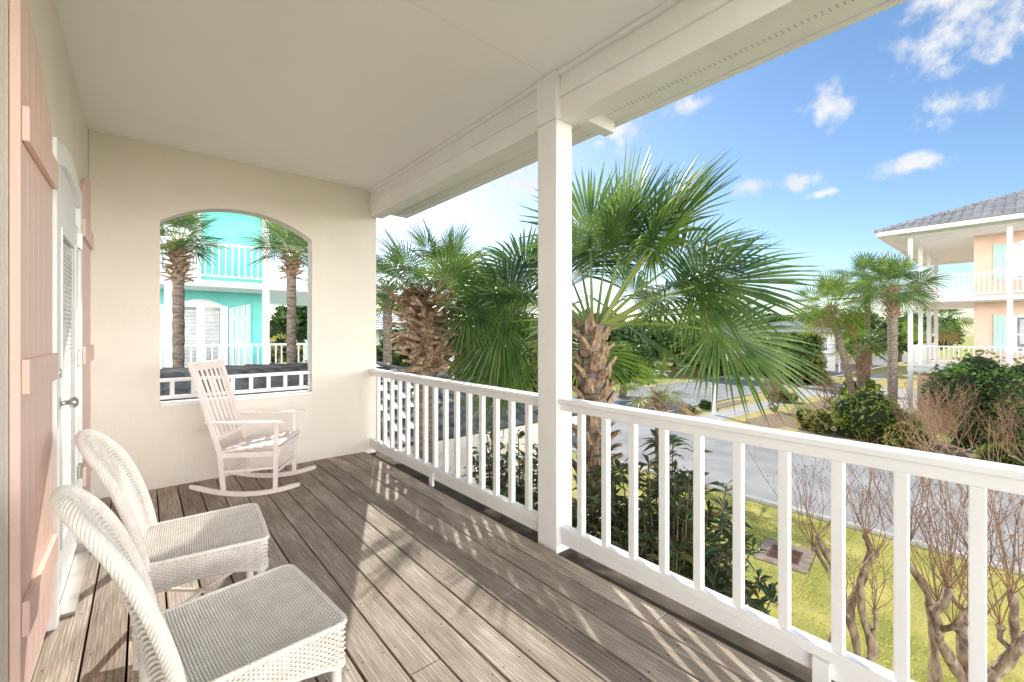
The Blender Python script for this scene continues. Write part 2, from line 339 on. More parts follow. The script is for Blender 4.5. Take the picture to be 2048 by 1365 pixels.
# ---------------------------------------------------------------- rocking chair
RC=E('rocking_chair','pale pink wooden rocking chair in front of the arched opening','rocking chair',(.83,4.52,0),R(-31))
def rp(name,mb,**k): return mb.build(name,M['pinkw'],RC,world=False,bevel=.003,**k)
rz_=lambda x:.028+.42*x*x
for s in (-1,1):
    mb=MB(); y=s*.245; xs=[-.47+k*.87/14 for k in range(15)]
    for x in xs:
        h=.040 if -.42<x<.36 else .027
        for (yy,zz) in ((y-.013,-.024),(y+.013,-.024),(y+.013,h-.024),(y-.013,h-.024)): mb.v.append((x,yy,rz_(x)+zz))
    for k in range(14):
        for j in range(4):
            j2=(j+1)%4; mb.f.append((k*4+j,k*4+j2,k*4+4+j2,k*4+4+j)[::-1]); mb.m.append(0)
    mb.f.append((0,1,2,3)); mb.m.append(0); mb.f.append((59,58,57,56)); mb.m.append(0)
    rp('rocker',mb)
    mb=MB(); mb.bar((.20,s*.245,.05),(.21,s*.245,.625),.028,.034,up=(1,0,0)); rp('leg',mb)
    mb=MB(); mb.bar((-.21,s*.245,.06),(-.24,s*.245,.40),.028,.034,up=(1,0,0)); rp('leg',mb)
    mb=MB(); mb.bar((-.235,s*.25,.38),(-.465,s*.262,1.16),.028,.036,up=(1,0,0),h2=.028); rp('back_post',mb)
    mb=MB(); i=[(-.35,s*.24),(-.35,s*.268),(.05,s*.295),(.24,s*.312),(.29,s*.285),(.29,s*.245),(.20,s*.225)]
    if s>0: i=i[::-1]
    n=len(i); zf=lambda a:.625+.06*(a-.05)**2
    mb.v=[(a,b,zf(a)) for a,b in i]+[(a,b,zf(a)+.018) for a,b in i]
    mb.f=[tuple(range(n))[::-1],tuple(range(n,2*n))]+[(k,(k+1)%n,n+(k+1)%n,n+k) for k in range(n)]
    mb.m=[0]*len(mb.f); rp('arm',mb)
    mb=MB(); mb.bar((.20,s*.245,.24),(-.225,s*.245,.22),.018,.022); rp('stretcher',mb)
mb=MB(); mb.bar((.205,-.245,.20),(.205,.245,.20),.018,.024); rp('stretcher',mb)
mb=MB(); mb.bar((-.22,-.24,.18),(-.22,.24,.18),.018,.024); rp('stretcher',mb)
mb=MB()
for k in range(7):
    x=-.22+k*.073
    z=.385+.05*(x+.22)/.46
    mb.box(x-.033,x+.033,-.265,.265,z,z+.018)
mb.box(-.24,.23,-.245,-.22,.335,.382); mb.box(-.24,.23,.22,.245,.335,.382)
mb.bar((.235,-.262,.395),(.235,.262,.395),.018,.05)
rp('seat',mb)
mb=MB(); mb.bar((-.453,-.275,1.115),(-.453,.275,1.115),.020,.075); rp('top_rail',mb)
mb=MB(); mb.bar((-.273,-.24,.50),(-.273,.24,.50),.018,.04); rp('lower_rail',mb)
for k in range(6):
    y=-.18+k*.072; mb=MB(); mb.bar((-.272,y,.52),(-.444,y*1.06,1.08),.034,.011,up=(1,0,0)); rp('back_slat',mb)
# ---------------------------------------------------------------- wicker chairs
WC=E('wicker_chair','white wicker chair nearest the camera, front corner of its seat lowest in view','chair',(.03,1.70,0),R(6))
def strands(mb,P,rows,cols,r,amp,v0=0,v1=1,m=0):
    for j in range(rows):
        tv=v0+(v1-v0)*(j+.5)/rows
        i0=len(mb.v)
        for i in range(cols+1):
            s=-1+2*i/cols
            p=P(s,tv); e=.004; du=P(min(1,s+e),tv)-P(max(-1,s-e),tv); dv=P(s,min(1,tv+e))-P(s,max(0,tv-e))
            nn=du.cross(dv)
            nn=nn.normalized() if nn.length>1e-12 else UP
            dvn=dv.normalized() if dv.length>1e-12 else UP
            off=amp*(1 if (i+j)%2 else -1)
            c=p+nn*off
            mb.v.append(tuple(c+nn*r*.8)); mb.v.append(tuple(c+dvn*r)); mb.v.append(tuple(c-nn*r*.8)); mb.v.append(tuple(c-dvn*r))
        for i in range(cols):
            for q in range(4):
                q2=(q+1)%4; mb.f.append((i0+i*4+q,i0+i*4+q2,i0+i*4+4+q2,i0+i*4+4+q)); mb.m.append(m)
def sheet(mb,P,nu,nv,m,off=V((0,0,0))):
    i0=len(mb.v)
    for j in range(nv+1):
        for i in range(nu+1): mb.v.append(tuple(P(-1+2*i/nu,j/nv)+off))
    for j in range(nv):
        for i in range(nu):
            a=i0+j*(nu+1)+i; mb.f.append((a,a+1,a+nu+2,a+nu+1)); mb.m.append(m)
def backP(s,t):
    hgt=.34+.22*(max(0,1-abs(s)**2.3))**.5
    z=.40+t*hgt; w=.235+.010*math.sin(t*math.pi)
    zz=(z-.40)/.58
    return V((-.02-.05*zz-.14*zz**1.8+.045*s*s*(1-.25*zz),s*w,z))
mb=MB(); strands(mb,backP,64,44,.0043,.0038)
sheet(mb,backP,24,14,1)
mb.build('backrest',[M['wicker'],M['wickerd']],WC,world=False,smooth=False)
path=[backP(-1,t/10) for t in range(0,11)]+[backP(math.sin(-math.pi/2+math.pi*k/36),1) for k in range(1,36)]+[backP(1,1-t/10) for t in range(0,11)]
def resample(pts,step):
    out=[pts[0]]; need=step
    for a,b in zip(pts[:-1],pts[1:]):
        d=(b-a).length; pos=0
        while d-pos>=need:
            pos+=need; out.append(a.lerp(b,pos/d)); need=step
        need-=d-pos
    out.append(pts[-1]); return out
NR=20
def WEAVE(k,an):
    j=int(round(an*NR/(2*math.pi))); return 1.07 if (k+j)%2 else .92
def smoothp(p,n=3):
    for _ in range(n): p=[p[0]]+[(p[i-1]+p[i]*2+p[i+1])/4 for i in range(1,len(p)-1)]+[p[-1]]
    return p
mb=MB(); mb.tube(smoothp(resample(path,.0075),8),.019,NR,mod=WEAVE)
mb.build('back_rim',M['wicker'],WC,world=False,smooth=False)
def seatP(s,t):
    w=.232+.028*t
    x=-.02+.495*t
    z=.428-.012*(1-s**4)*math.sin(math.pi*min(1,t*.95+.05))**.6
    return V((x,s*w,z))
mb=MB(); strands(mb,seatP,54,56,.0038,.0032)
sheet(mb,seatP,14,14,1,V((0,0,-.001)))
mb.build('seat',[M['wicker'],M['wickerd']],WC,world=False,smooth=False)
rim=[V((-.02,-.238,.425)),V((.44,-.262,.425)),V((.463,-.259,.423)),V((.476,-.245,.422)),V((.479,-.21,.421)),V((.481,0,.42)),V((.479,.21,.421)),V((.476,.245,.422)),V((.463,.259,.423)),V((.44,.262,.425)),V((-.02,.238,.425))]
mb=MB(); mb.tube(smoothp(resample(rim,.0085),2),.009,10,mod=lambda k,an:1.08 if (k+int(round(an*10/6.2832)))%2 else .91); mb.build('seat_rim',M['wicker'],WC,world=False,smooth=False)
L=[0]
for a,b in zip(rim[:-1],rim[1:]): L.append(L[-1]+(b-a).length)
def rimat(q):
    d=q*L[-1]
    for k in range(len(rim)-1):
        if d<=L[k+1]+1e-9: return rim[k].lerp(rim[k+1],(d-L[k])/(L[k+1]-L[k]))
    return rim[-1]
def apronP(s,t):
    q=(s+1)/2; p=rimat(q)
    lens=[(0,L[2]/L[-1]),(L[2]/L[-1],L[8]/L[-1]),(L[8]/L[-1],1)]
    for a,b in lens:
        if a<=q<=b+1e-9:
            c=(q-a)/(b-a); break
    arch=.045*math.sin(math.pi*c)**.7 if 0<c<1 else 0
    top=.412; bot=.275+arch
    return V((p.x-.004,p.y*.985,top+(bot-top)*t))
mb=MB(); strands(mb,apronP,14,116,.0041,.0034)
mb.tube([apronP(-1+2*k/110,1) for k in range(111)],.008,8,mod=lambda k,an:1+.12*math.sin(k*1.3+2*an))
mb.build('apron',M['wicker'],WC,world=False,smooth=False)
for x,y in ((.447,-.238),(.447,.238),(0.0,-.225),(0.0,.225)):
    mb=MB(); mb.tube([(x,y,.41-k*.0082) for k in range(51)],.017,10,mod=lambda k,an:1.08 if k%2 else .93); mb.build('leg',M['wicker'],WC,world=False,smooth=True)
mb=MB()
for s in (-1,1): mb.tube([(.445,s*.235,.12),(.225,0,.14),(0,-s*.22,.12)],.009,6)
mb.build('cross_brace',M['wicker'],WC,world=False)
W2=copy_tree(WC); W2.location=(.0,2.63,0); W2.rotation_euler=(0,0,R(-4)); W2['label']='white wicker chair farther from the camera, beside the door'
# ---------------------------------------------------------------- palms
def frond(mb,base,az_,el,pl,bl,nseg,r,m=0,pm=1,fine=True,roll=None,droop=1.0,wb=.34):
    ca,sa=math.cos(az_),math.sin(az_)
    d0=V((math.cos(el)*ca,math.cos(el)*sa,math.sin(el)))
    np_=6; pts=[]
    for k in range(np_+1):
        s=k/np_; pts.append(base+d0*pl*s+V((0,0,-.16*pl*s*s*max(.1,math.cos(el)))))
    mb.tube(pts,[.022*(1-.6*k/np_)*bl/.95 for k in range(np_+1)],5 if fine else 3,m=pm,cap=False)
    Hh=pts[-1]; A=(pts[-1]-pts[-2]).normalized(); A=(A+V((0,0,-.12*math.cos(el)))).normalized()
    S=V((-sa,ca,0)); N=A.cross(S)
    if el<1.2 and N.z<0: N=-N
    ro=r.uniform(-.7,.7) if roll is None else roll
    q=Matrix.Rotation(ro,3,A); S=q@S; N=q@N
    tm=R(r.uniform(112,132)); dth=2*tm/nseg
    secs=[.02,.2,wb,.70,1] if fine else [.05,.5,1]
    for i in range(nseg):
        th=-tm+dth*(i+.5); u=abs(th)/tm
        dr=(A*math.cos(th)+S*math.sin(th)); Ls=bl*(1-.28*u*u)*r.uniform(.9,1.06)
        st=Hh+A*bl*.20*(1-u); dd=droop*r.uniform(.04,.17); tw=r.uniform(-.05,.05)
        row=[]
        for f in secs:
            wsp=wb*Ls*dth/2*1.0
            w=(f*Ls*dth/2*1.0) if f<=wb else wsp*(1-(f-wb)/(1-wb))**.7+.0012
            if not fine: w=[.3,1,.05][secs.index(f)]*wsp*1.3
            p=st+dr*Ls*f+N*(.20*Ls*abs(math.sin(th))*f*(1-.5*f))+V((0,0,-Ls*dd*f**2.6))+dr.cross(N)*(tw*Ls*f*f)
            per=dr.cross(N).normalized()
            row.append((p-per*w,p+N*w*(.75 if i%2 else .2),p+per*w))
        i0=len(mb.v)
        if fine:
            for a,b,c in row: mb.v+= [tuple(a),tuple(b),tuple(c)]
            for k in range(len(secs)-1):
                o=i0+k*3; mb.f.append((o,o+1,o+4,o+3)); mb.f.append((o+1,o+2,o+5,o+4)); mb.m+=[m,m]
        else:
            for a,b,c in row: mb.v+= [tuple(a),tuple(c)]
            for k in range(len(secs)-1):
                o=i0+k*2; mb.f.append((o,o+1,o+3,o+2)); mb.m.append(m)
def boot(mb,p,az_,tilt,L_,w,th,m=0,curl=.3):
    ca,sa=math.cos(az_),math.sin(az_); out=V((ca,sa,0)); sd=V((-sa,ca,0))
    secs=[0,.35,.7,1]; rows=[]
    for k,s in enumerate(secs):
        tt=tilt+curl*s; d=out*math.sin(tt)+UP*math.cos(tt)
        c=p+d*L_*s; n=out*math.cos(tt)-UP*math.sin(tt); ww=w*(1-.55*s); hh=th*(1-.5*s)
        rows.append([c-sd*ww/2-n*hh/2,c+sd*ww/2-n*hh/2,c+sd*ww*.35+n*hh/2,c-sd*ww*.35+n*hh/2])
    i0=len(mb.v)
    for rw in rows: mb.v+=[tuple(x) for x in rw]
    for k in range(3):
        for j in range(4):
            j2=(j+1)%4; mb.f.append((i0+k*4+j,i0+k*4+j2,i0+k*4+4+j2,i0+k*4+4+j)); mb.m.append(m)
    mb.f.append((i0+12,i0+13,i0+14,i0+15)); mb.m.append(m)
def palm(label,x,y,zh,tr,pl,bl,nf,nseg,bz0,bn,seed,bootL=.3,bootw=.12,btilt=(.5,1.1),single=True,lean=(0,0),zb=GZ,elmin=-50,fine=True,group=None,skip=None,m=None,dead=2,clear=None,hand=None,young=4,wb=.34,elmax=82):
    r=random.Random(seed)
    t=E('palm_tree',label,'palm tree',(x,y,zb),group=group)
    ax=lambda z: V((x+lean[0]*(1-((z-zb)/(zh-zb)))*1.0,y+lean[1]*(1-((z-zb)/(zh-zb))),z))
    mb=MB(); n=40 if fine else 14; pts=[ax(zb+(zh-zb)*k/n) for k in range(n+1)]
    rad=[tr*(1.15 if k<2 else 1)*(1+(.05 if k%2 else -.04)+r.uniform(-.03,.03)) for k in range(n+1)]
    mb.tube(pts,rad,12 if fine else 8); mb.build('trunk',M['trunk'],t,smooth=False)
    mb=MB()
    for k in range(bn):
        q=k/(bn-1); z=bz0+(zh-.05-bz0)*q; a=k*2.39996+r.uniform(-.15,.15)
        p=ax(z)+V((math.cos(a),math.sin(a),0))*tr*.85
        boot(mb,p,a,r.uniform(*btilt),bootL*r.uniform(.7,1.15),bootw*r.uniform(.85,1.15),.045*bootw/.12,curl=r.uniform(-.2,.5))
    mb.build('leaf_bases',M['boot'],t)
    mats=m or [M['frond'],M['petiole']]
    if not single: cm=MB()
    camaz=math.atan2(-y,-x)
    spec=[]
    for k in range(nf):
        q=k/(nf-1); el=R(elmax-(elmax-elmin)*q**.85+r.uniform(-7,7)); a=k*2.39996+r.uniform(-.2,.2)
        sc=r.uniform(.9,1.08)*(.8+.3*math.sin(math.pi*min(1,q+.2)))
        if clear:
            dl=(a-camaz+math.pi)%(2*math.pi)-math.pi
            if abs(dl)<clear[0] and el<clear[1]: a=camaz+(1 if dl>0 else -1)*(clear[0]+r.uniform(.05,.5))
        if skip:
            dl=abs((a-skip[0]+math.pi)%(2*math.pi)-math.pi)
            if dl<skip[1] and skip[3]<el<skip[2]: a+=math.pi
        spec.append((a,el,pl*sc,bl*r.uniform(.9,1.08),q,None))
    if hand: spec+=[(a,R(e),p_,b_,.15,ro) for a,e,p_,b_,ro in hand]
    for k,(a,el,plk,blk,q,ro) in enumerate(spec):
        base=ax(zh-.12*q)+V((math.cos(a),math.sin(a),0))*tr*.6
        if single:
            mb=MB(); frond(mb,base,a,el,plk,blk,nseg,r,fine=fine,droop=1+q,roll=ro,wb=wb)
            mm=mats if k>young else [M['frond2'],M['petiole']]
            if nf-dead<=k<nf: mm=[M['dead'],M['dead']]
            mb.build('frond',mm,t)
        else: frond(cm,base,a,el,plk,blk,nseg,r,m=(2 if nf-dead<=k<nf else 0),fine=fine,droop=1+q,wb=wb)
    if not single: cm.build('crown',[mats[0],M['petiole'],M['dead']],t)
    return t
pA=px(1186,650,t=5.7)
ar=math.atan2(RT.y,RT.x); al=ar+math.pi
hand=[(ar-.2,6,1.35,1.2,.9),(ar+.3,18,1.5,1.25,1.1),(ar-.3,30,1.3,1.25,.8),(ar+.15,44,1.35,1.25,.6),(ar-.4,58,1.2,1.2,.5),(ar+.5,70,1.25,1.2,.2),
      (al-.45,-14,1.0,1.15,-1.1),(al-.55,4,1.15,1.2,-1.0),(al-.7,18,1.2,1.2,-.9),(ar+1.5,80,1.1,1.2,.1),(al-1.1,8,1.0,1.2,-.6),(ar+.9,8,1.0,1.2,.6),(ar+.9,32,1.2,1.2,.9),
      (al-.35,12,1.1,1.15,-1.2),(al-1.3,34,1.2,1.25,-.6),(al-1.5,58,1.2,1.2,-.3),(al-.8,-8,1.2,1.15,-1.0),(al-1.6,-16,.8,1.0,0),(ar+1.3,-18,.8,1.0,.2),(ar-.05,60,1.3,1.2,-.5),
      (al-.55,28,1.25,1.25,-1.0),(al-.75,42,1.25,1.25,-.9)]
palm('big fan palm right behind the porch post, its crown filling the middle',pA.x,pA.y,1.52,.17,1.05,1.15,8,54,-2.2,104,11,bootL=.26,bootw=.18,btilt=(.2,.6),elmin=20,skip=(math.pi,1.4,R(95),R(0)),dead=0,clear=(1.4,R(50)),hand=hand,wb=.50,young=-1)
pB=px(853,600,t=6.35)
handB=[(ar-.1,6,.6,.78,.8),(ar+.4,26,.65,.78,.6),(ar+1.2,16,.6,.75,.3),(ar-.3,-12,.5,.7,.9),(al-.2,22,.45,.7,-.7),(al+.25,48,.45,.7,-.4),(al-.3,66,.5,.72,-.2)]
TB=palm('fan palm with splayed dry leaf bases beside the end wall corner',pB.x,pB.y,1.90,.14,.45,.68,7,40,.86,104,23,bootL=.40,bootw=.17,btilt=(.5,1.9),elmin=10,elmax=62,skip=(al,1.2,R(60),R(-90)),dead=0,clear=(.8,R(30)),wb=.38,young=-1,hand=handB)
mb=MB(); r=random.Random(4)
for k in range(50):
    a=r.uniform(2.4,4.6); b=V((pB.x,pB.y,1.9)); o=V((math.cos(a),math.sin(a),0))*r.uniform(.22,.42); e=b+o+V((0,0,r.uniform(-.30,.15)))
    mid=b+o*.6+V((0,0,r.uniform(.05,.2)))
    mb.tube([b,mid,e],[.008,.006,.004],3)
    for q in range(7):
        c=e+V((r.gauss(0,.035),r.gauss(0,.035),r.gauss(-.02,.045))); mb.tube([c,c+V((.0,0,.016))],.009,4)
tag(mb.build('flower_stalk',M['stalk'],TB),kind='stuff')
q=px(357,520,t=8.9); palm('palm in front of the turquoise house, left one in the arched opening',q.x,q.y,3.30,.10,.36,.58,18,30,2.45,80,31,bootL=.22,bootw=.09,btilt=(.6,1.6),single=False,elmin=-5,dead=0)
q=px(583,520,t=9.4); palm('palm in front of the turquoise house, right one in the arched opening',q.x,q.y,3.2,.095,.36,.58,17,30,2.6,60,37,bootL=.19,bootw=.09,btilt=(.6,1.6),single=False,elmin=-5,dead=0)
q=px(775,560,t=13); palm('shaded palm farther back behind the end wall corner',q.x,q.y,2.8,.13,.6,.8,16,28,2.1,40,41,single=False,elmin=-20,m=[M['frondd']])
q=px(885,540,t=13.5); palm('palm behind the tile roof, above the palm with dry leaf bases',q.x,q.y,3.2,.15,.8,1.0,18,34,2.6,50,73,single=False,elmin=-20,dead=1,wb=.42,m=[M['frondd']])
q=px(1320,720,t=14); palm('low palm on the lawn behind the big fan palm',q.x,q.y,-.5,.15,.6,.7,12,26,-1.2,36,43,single=False,elmin=-20,m=[M['frond2']])
q=px(1785,560,t=18.6); palm('palm with a tall trunk at the corner of the peach house',q.x,q.y,3.3,.17,.75,.9,30,26,2.0,60,47,bootL=.3,bootw=.14,single=False,elmin=-15,dead=1)
q=px(1662,590,t=24); palm('leaning yellow green palm left of the peach house',q.x,q.y,2.9,.17,.95,1.1,32,24,1.6,40,53,single=False,elmin=-50,lean=(1.3,-.9),m=[M['frond2']])
q=px(1735,540,t=27); palm('slender tall palm behind the leaning palm',q.x,q.y,4.6,.15,.9,1.1,26,22,3.6,30,59,single=False,elmin=-40)
q=px(1722,680,t=26); palm('short stout palm with thick leaf bases on the far lawn',q.x,q.y,.6,.22,.8,.9,24,20,-1.2,70,61,bootL=.35,bootw=.18,single=False,elmin=-20)
q=px(1868,640,t=34); palm('far palm seen under the peach house balcony',q.x,q.y,2.2,.2,1.2,1.1,22,18,1.0,40,67,single=False,elmin=-40,fine=False)
# ---------------------------------------------------------------- shrubs
def leaf(mb,p,d,L_,w,r,m=0):
    s=d.cross(UP)
    if s.length<.05: s=V((1,0,0))
    s.normalize(); s=Matrix.Rotation(r.uniform(-.7,.7),3,d)@s; n=s.cross(d)
    a=p; b=p+d*L_*.5; e=p+d*L_+UP*(-.18*L_)
    l=b-s*w/2+n*w*.18; rr=b+s*w/2+n*w*.18
    i=len(mb.v); mb.v+=[tuple(a),tuple(l),tuple(b),tuple(rr),tuple(e)]
    mb.f+=[(i,i+2,i+1),(i,i+3,i+2),(i+1,i+2,i+4),(i+2,i+3,i+4)]; mb.m+=[m]*4
def shrub(label,x,y,rx,ry,ztop,nst,seed,xmin=None):
    r=random.Random(seed); t=E('shrub',label,'shrub',(x,y,GZ)); st=MB(); lf=MB()
    for k in range(nst):
        a=r.uniform(0,6.283); q=math.sqrt(r.random()); tx=x+rx*q*math.cos(a); ty=y+ry*q*math.sin(a)
        zt=GZ+(ztop-GZ)*(1-.35*q*q)*r.uniform(.5,1)
        if xmin and tx<xmin: tx=xmin+r.uniform(0,.2)
        b=V((x+(tx-x)*.2,y+(ty-y)*.2,GZ)); e=V((tx,ty,zt)); mid=b.lerp(e,.5)+V((r.uniform(-.1,.1),r.uniform(-.1,.1),0))
        st.tube([b,mid,e],[.02,.013,.006],5)
        for w in range(3):
            c=mid.lerp(e,1-w*.28) if w else e
            for j in range(9):
                an=j*2.4+r.uniform(-.3,.3); u=r.uniform(-.25,.8)
                d=V((math.cos(an),math.sin(an),u)).normalized()
                p=c+V((0,0,-r.uniform(0,.10)))
                LL=r.uniform(.15,.25)
                if xmin and p.x+d.x*LL<xmin-.12: continue
                leaf(lf,p,d,LL,r.uniform(.045,.065),r,1 if r.random()<.12 else 0)
    st.build('stems',M['wood'],t); lf.build('leaves',[M['loquat'],M['loquat2']],t)
shrub('tall glossy dark shrub below the near railing beside the storm drain',4.1,2.5,1.0,1.05,.45,240,81,xmin=2.75)
shrub('glossy dark shrub outside the far railing section below the palms',3.55,4.25,.75,1.15,.35,200,82,xmin=2.65)
# ---------------------------------------------------------------- crape myrtles
def crape(label,x,y,nl,hk,tw,seed,spread=.55,ntw=11,scale=1.0,rt=.055,twr=.0065,side=3,nb=3):
    r=random.Random(seed); t=E('crape_myrtle',label,'tree',(x,y,GZ)); tk=MB(); tg=MB(); sd=MB()
    for k in range(nl):
        a=2*math.pi*k/nl+r.uniform(-.4,.4); sp=spread*r.uniform(.6,1.1); hh=hk*r.uniform(.85,1.08)
        pts=[];rad=[]
        for q in range(13):
            s=q/12; wob=.06*scale*math.sin(s*9+k*2)
            pts.append(V((x+math.cos(a)*(.08+sp*s)+r.uniform(-.035,.035)*scale+wob,y+math.sin(a)*(.08+sp*s)+r.uniform(-.035,.035)*scale-wob,GZ+hh*s)))
            rad.append(rt*(1-.45*s)*r.uniform(.75,1.25))
        tk.tube(pts,rad,8)
        heads=[pts[-1]]
        for j in range(nb):
            b=pts[r.choice([5,6,8,9])]; e=b+V((r.uniform(-.3,.3),r.uniform(-.3,.3),r.uniform(.15,.4)))*scale
            mid=b.lerp(e,.5)+V((r.uniform(-.06,.06),r.uniform(-.06,.06),-.03)); tk.tube([b,mid,e],[rt*.5,rt*.38,rt*.38],7); heads.append(e)
        for hd in heads:
            tk.tube([hd-V((0,0,.04)),hd,hd+V((0,0,.025))],[rt*.42,rt*.68,rt*.3],7)
            for w in range(ntw):
                an=r.uniform(0,6.28); sl=r.uniform(.05,.7); L_=tw*r.uniform(.4,1.1)
                d=V((math.cos(an)*sl,math.sin(an)*sl,1)).normalized(); m0=hd+d*L_*.3+V((math.cos(an),math.sin(an),0))*.04; m1=hd+d*L_*.6+V((r.uniform(-.09,.09),r.uniform(-.09,.09),0)); e=hd+d*L_+V((r.uniform(-.14,.14),r.uniform(-.14,.14),-.02))
                tg.tube([hd,m0,m1,e],[twr,twr*.85,twr*.65,twr*.3],4,cap=False)
                for z in range(side):
                    b=m0.lerp(m1,r.uniform(.0,1.)) if z%2 else m1.lerp(e,r.uniform(0,.9)); f=b+V((r.uniform(-.16,.16),r.uniform(-.16,.16),r.uniform(.08,.26)))*scale; g=f+V((r.uniform(-.07,.07),r.uniform(-.07,.07),.05))*scale; tg.tube([b,f,g],[twr*.5,twr*.35,twr*.2],3,cap=False)
                    if r.random()<.45: sd.tube([g,g+V((0,0,.012))*scale],.005*scale,4)
    tk.build('trunk',M['bark'],t,smooth=True); tg.build('twigs',M['twig'],t); tag(sd.build('seed_heads',M['seed'],t),kind='stuff')
crape('pruned bare crape myrtle on the lawn, left of the two by the railing',6.30,1.35,3,2.0,1.3,91,spread=.20,ntw=8,side=4,rt=.055,twr=.005,nb=1)
crape('pruned bare crape myrtle on the lawn at the lower right corner',6.75,.45,5,1.85,1.7,92,spread=.55,ntw=9,rt=.063,side=5,twr=.0055,nb=1)
for i,(x,y,lab) in enumerate(((20.2,-.4,'bare red twig shrub across the road at the right image edge'),(20.6,1.9,'bare red twig shrub across the road in front of the big rounded bush'))):
    crape(lab,x,y,4,.8,1.8,95+i,spread=.9,ntw=6,scale=1.8,twr=.009,rt=.035,side=3)
crape('small bare tree on the far lawn near the white post',27.2,9.3,3,.9,1.1,99,spread=.3,ntw=5,scale=1.5,twr=.010)
crape('small bare tree on the mulch bed right of the white post',30.0,7.4,3,.9,1.2,100,spread=.3,ntw=5,scale=1.5,twr=.010)
# ---------------------------------------------------------------- bushes, background trees
def lump_cloud(mb,c,rad,n,size,r,m=0,nl=14,core=1):
    c=V(c); lumps=[]
    for k in range(nl):
        d=V((r.gauss(0,1),r.gauss(0,1),r.gauss(0,1))).normalized()*r.uniform(.35,.72)
        lumps.append((V((c.x+d.x*rad[0],c.y+d.y*rad[1],c.z+d.z*rad[2])),r.uniform(.28,.5)))
    for lc,lr in lumps:
        for j in range(n//nl):
            d=V((r.gauss(0,1),r.gauss(0,1),r.gauss(.1,1))).normalized()*(r.uniform(.75,1.08))*lr
            p=lc+V((d.x*rad[0],d.y*rad[1],d.z*rad[2]))
            if p.z<GZ: continue
            s=size*r.uniform(.6,1.3); a=V((r.gauss(0,1),r.gauss(0,1),r.gauss(0,.7))).normalized(); b=a.cross(V((r.gauss(0,1),r.gauss(0,1),r.gauss(0,1)))).normalized()
            i=len(mb.v); mb.v+=[tuple(p-a*s),tuple(p+b*s*.45),tuple(p+a*s),tuple(p-b*s*.45)]; mb.f.append((i,i+1,i+2,i+3)); mb.m.append(m)
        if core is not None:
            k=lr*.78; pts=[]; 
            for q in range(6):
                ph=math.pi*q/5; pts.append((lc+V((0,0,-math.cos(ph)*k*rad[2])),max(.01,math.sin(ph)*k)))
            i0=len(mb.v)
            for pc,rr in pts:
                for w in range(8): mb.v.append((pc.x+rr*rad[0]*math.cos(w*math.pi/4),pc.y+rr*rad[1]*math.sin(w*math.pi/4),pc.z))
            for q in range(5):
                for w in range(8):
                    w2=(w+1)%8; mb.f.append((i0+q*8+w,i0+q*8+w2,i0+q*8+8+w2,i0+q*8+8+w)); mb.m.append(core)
def bush(label,c,rad,n,size,seed,m='bushg',name='bush',cat='bush',group=None,nl=16):
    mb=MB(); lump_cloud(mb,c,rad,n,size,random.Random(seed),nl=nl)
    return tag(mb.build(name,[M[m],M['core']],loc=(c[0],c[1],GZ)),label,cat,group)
bush('big rounded green bush in front of the peach house',(24.4,.9,-1.2),(1.7,2.1,2.25),12000,.085,201,'bushm',nl=28)
bush('bright green hedge across the road left of the big rounded bush',(23.0,4.3,-2.2),(1.4,1.7,1.4),7500,.085,202,'bushg',name='hedge',cat='hedge',nl=24)
bush('low yellowish bush at the left end of the green hedge',(23.2,6.3,-2.6),(.8,.9,.75),2200,.08,203,'bushy')
bush('low tan bush between the hedge and the red twig shrubs',(21.6,3.0,-2.55),(.6,.8,.7),1800,.07,208,'bushy')
bush('low green bush at the kerb in front of the red twig shrubs',(21.2,.6,-2.65),(.6,.9,.6),2000,.07,209,'bushg')
bush('ornamental grass clump beside the bare tree on the far lawn',(31.5,10.2,-2.7),(.9,.9,.6),1200,.12,204,'bushy')
bush('spiky green plant at the foot of the far palms',(33,6.5,-2.2),(1.1,1.1,.9),1800,.16,205,'frond2')
bush('dark low shrub by the white post',(25.0,12.1,-2.8),(.7,.35,.35),900,.07,206,'bushd')
bush('low green plant left of the dark low shrub by the white post',(23.2,12.2,-2.85),(.5,.3,.3),600,.07,207,'bushg')
def bgtree(label,x,y,zt,rx,seed,m='bushd',n=3000,size=.28,group=None):
    r=random.Random(seed); t=E('tree',label,'tree',(x,y,GZ),group=group)
    hh=zt-GZ; mb=MB(); mb.tube([(x,y,GZ),(x+.2,y,GZ+hh*.3),(x-.1,y+.1,GZ+hh*.6)],[.28,.2,.12],7)
    for k in range(4):
        a=k*1.6; mb.tube([(x+.1,y,GZ+hh*.35),(x+math.cos(a)*rx*.5,y+math.sin(a)*rx*.5,GZ+hh*.65)],[.12,.05],5)
    mb.build('trunk',M['wood'],t)
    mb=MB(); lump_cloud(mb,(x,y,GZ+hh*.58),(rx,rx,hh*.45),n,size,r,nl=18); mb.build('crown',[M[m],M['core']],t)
G='trees along the far horizon'
trees=[(905,47,2.6),(960,60,3.2),(1015,52,3.4),(1075,66,3.6),(1140,58,4.2),(1200,70,4.4),(1262,62,3.8),(1320,74,4.2),(1372,66,3.6),(1425,70,4.0),(1475,76,4.4),(1530,70,4.4),(1580,66,4.6),(1628,60,4.8),(1690,56,4.6),(1740,60,4.4),(1800,66,4.5),(1860,70,4.2),(770,46,4.5),(820,60,4.4),(865,52,3.0),(700,60,6),(620,50,6),(1290,52,3.0),(1350,58,3.2)]
for i,(u,t_,zt) in enumerate(trees):
    p=px(u,600,t=t_); bgtree('broad green tree in the far treeline on the horizon',p.x,p.y,zt,5.2,300+i,m='bushd' if i%3 else 'bushg',n=2200,size=.42,group=G)
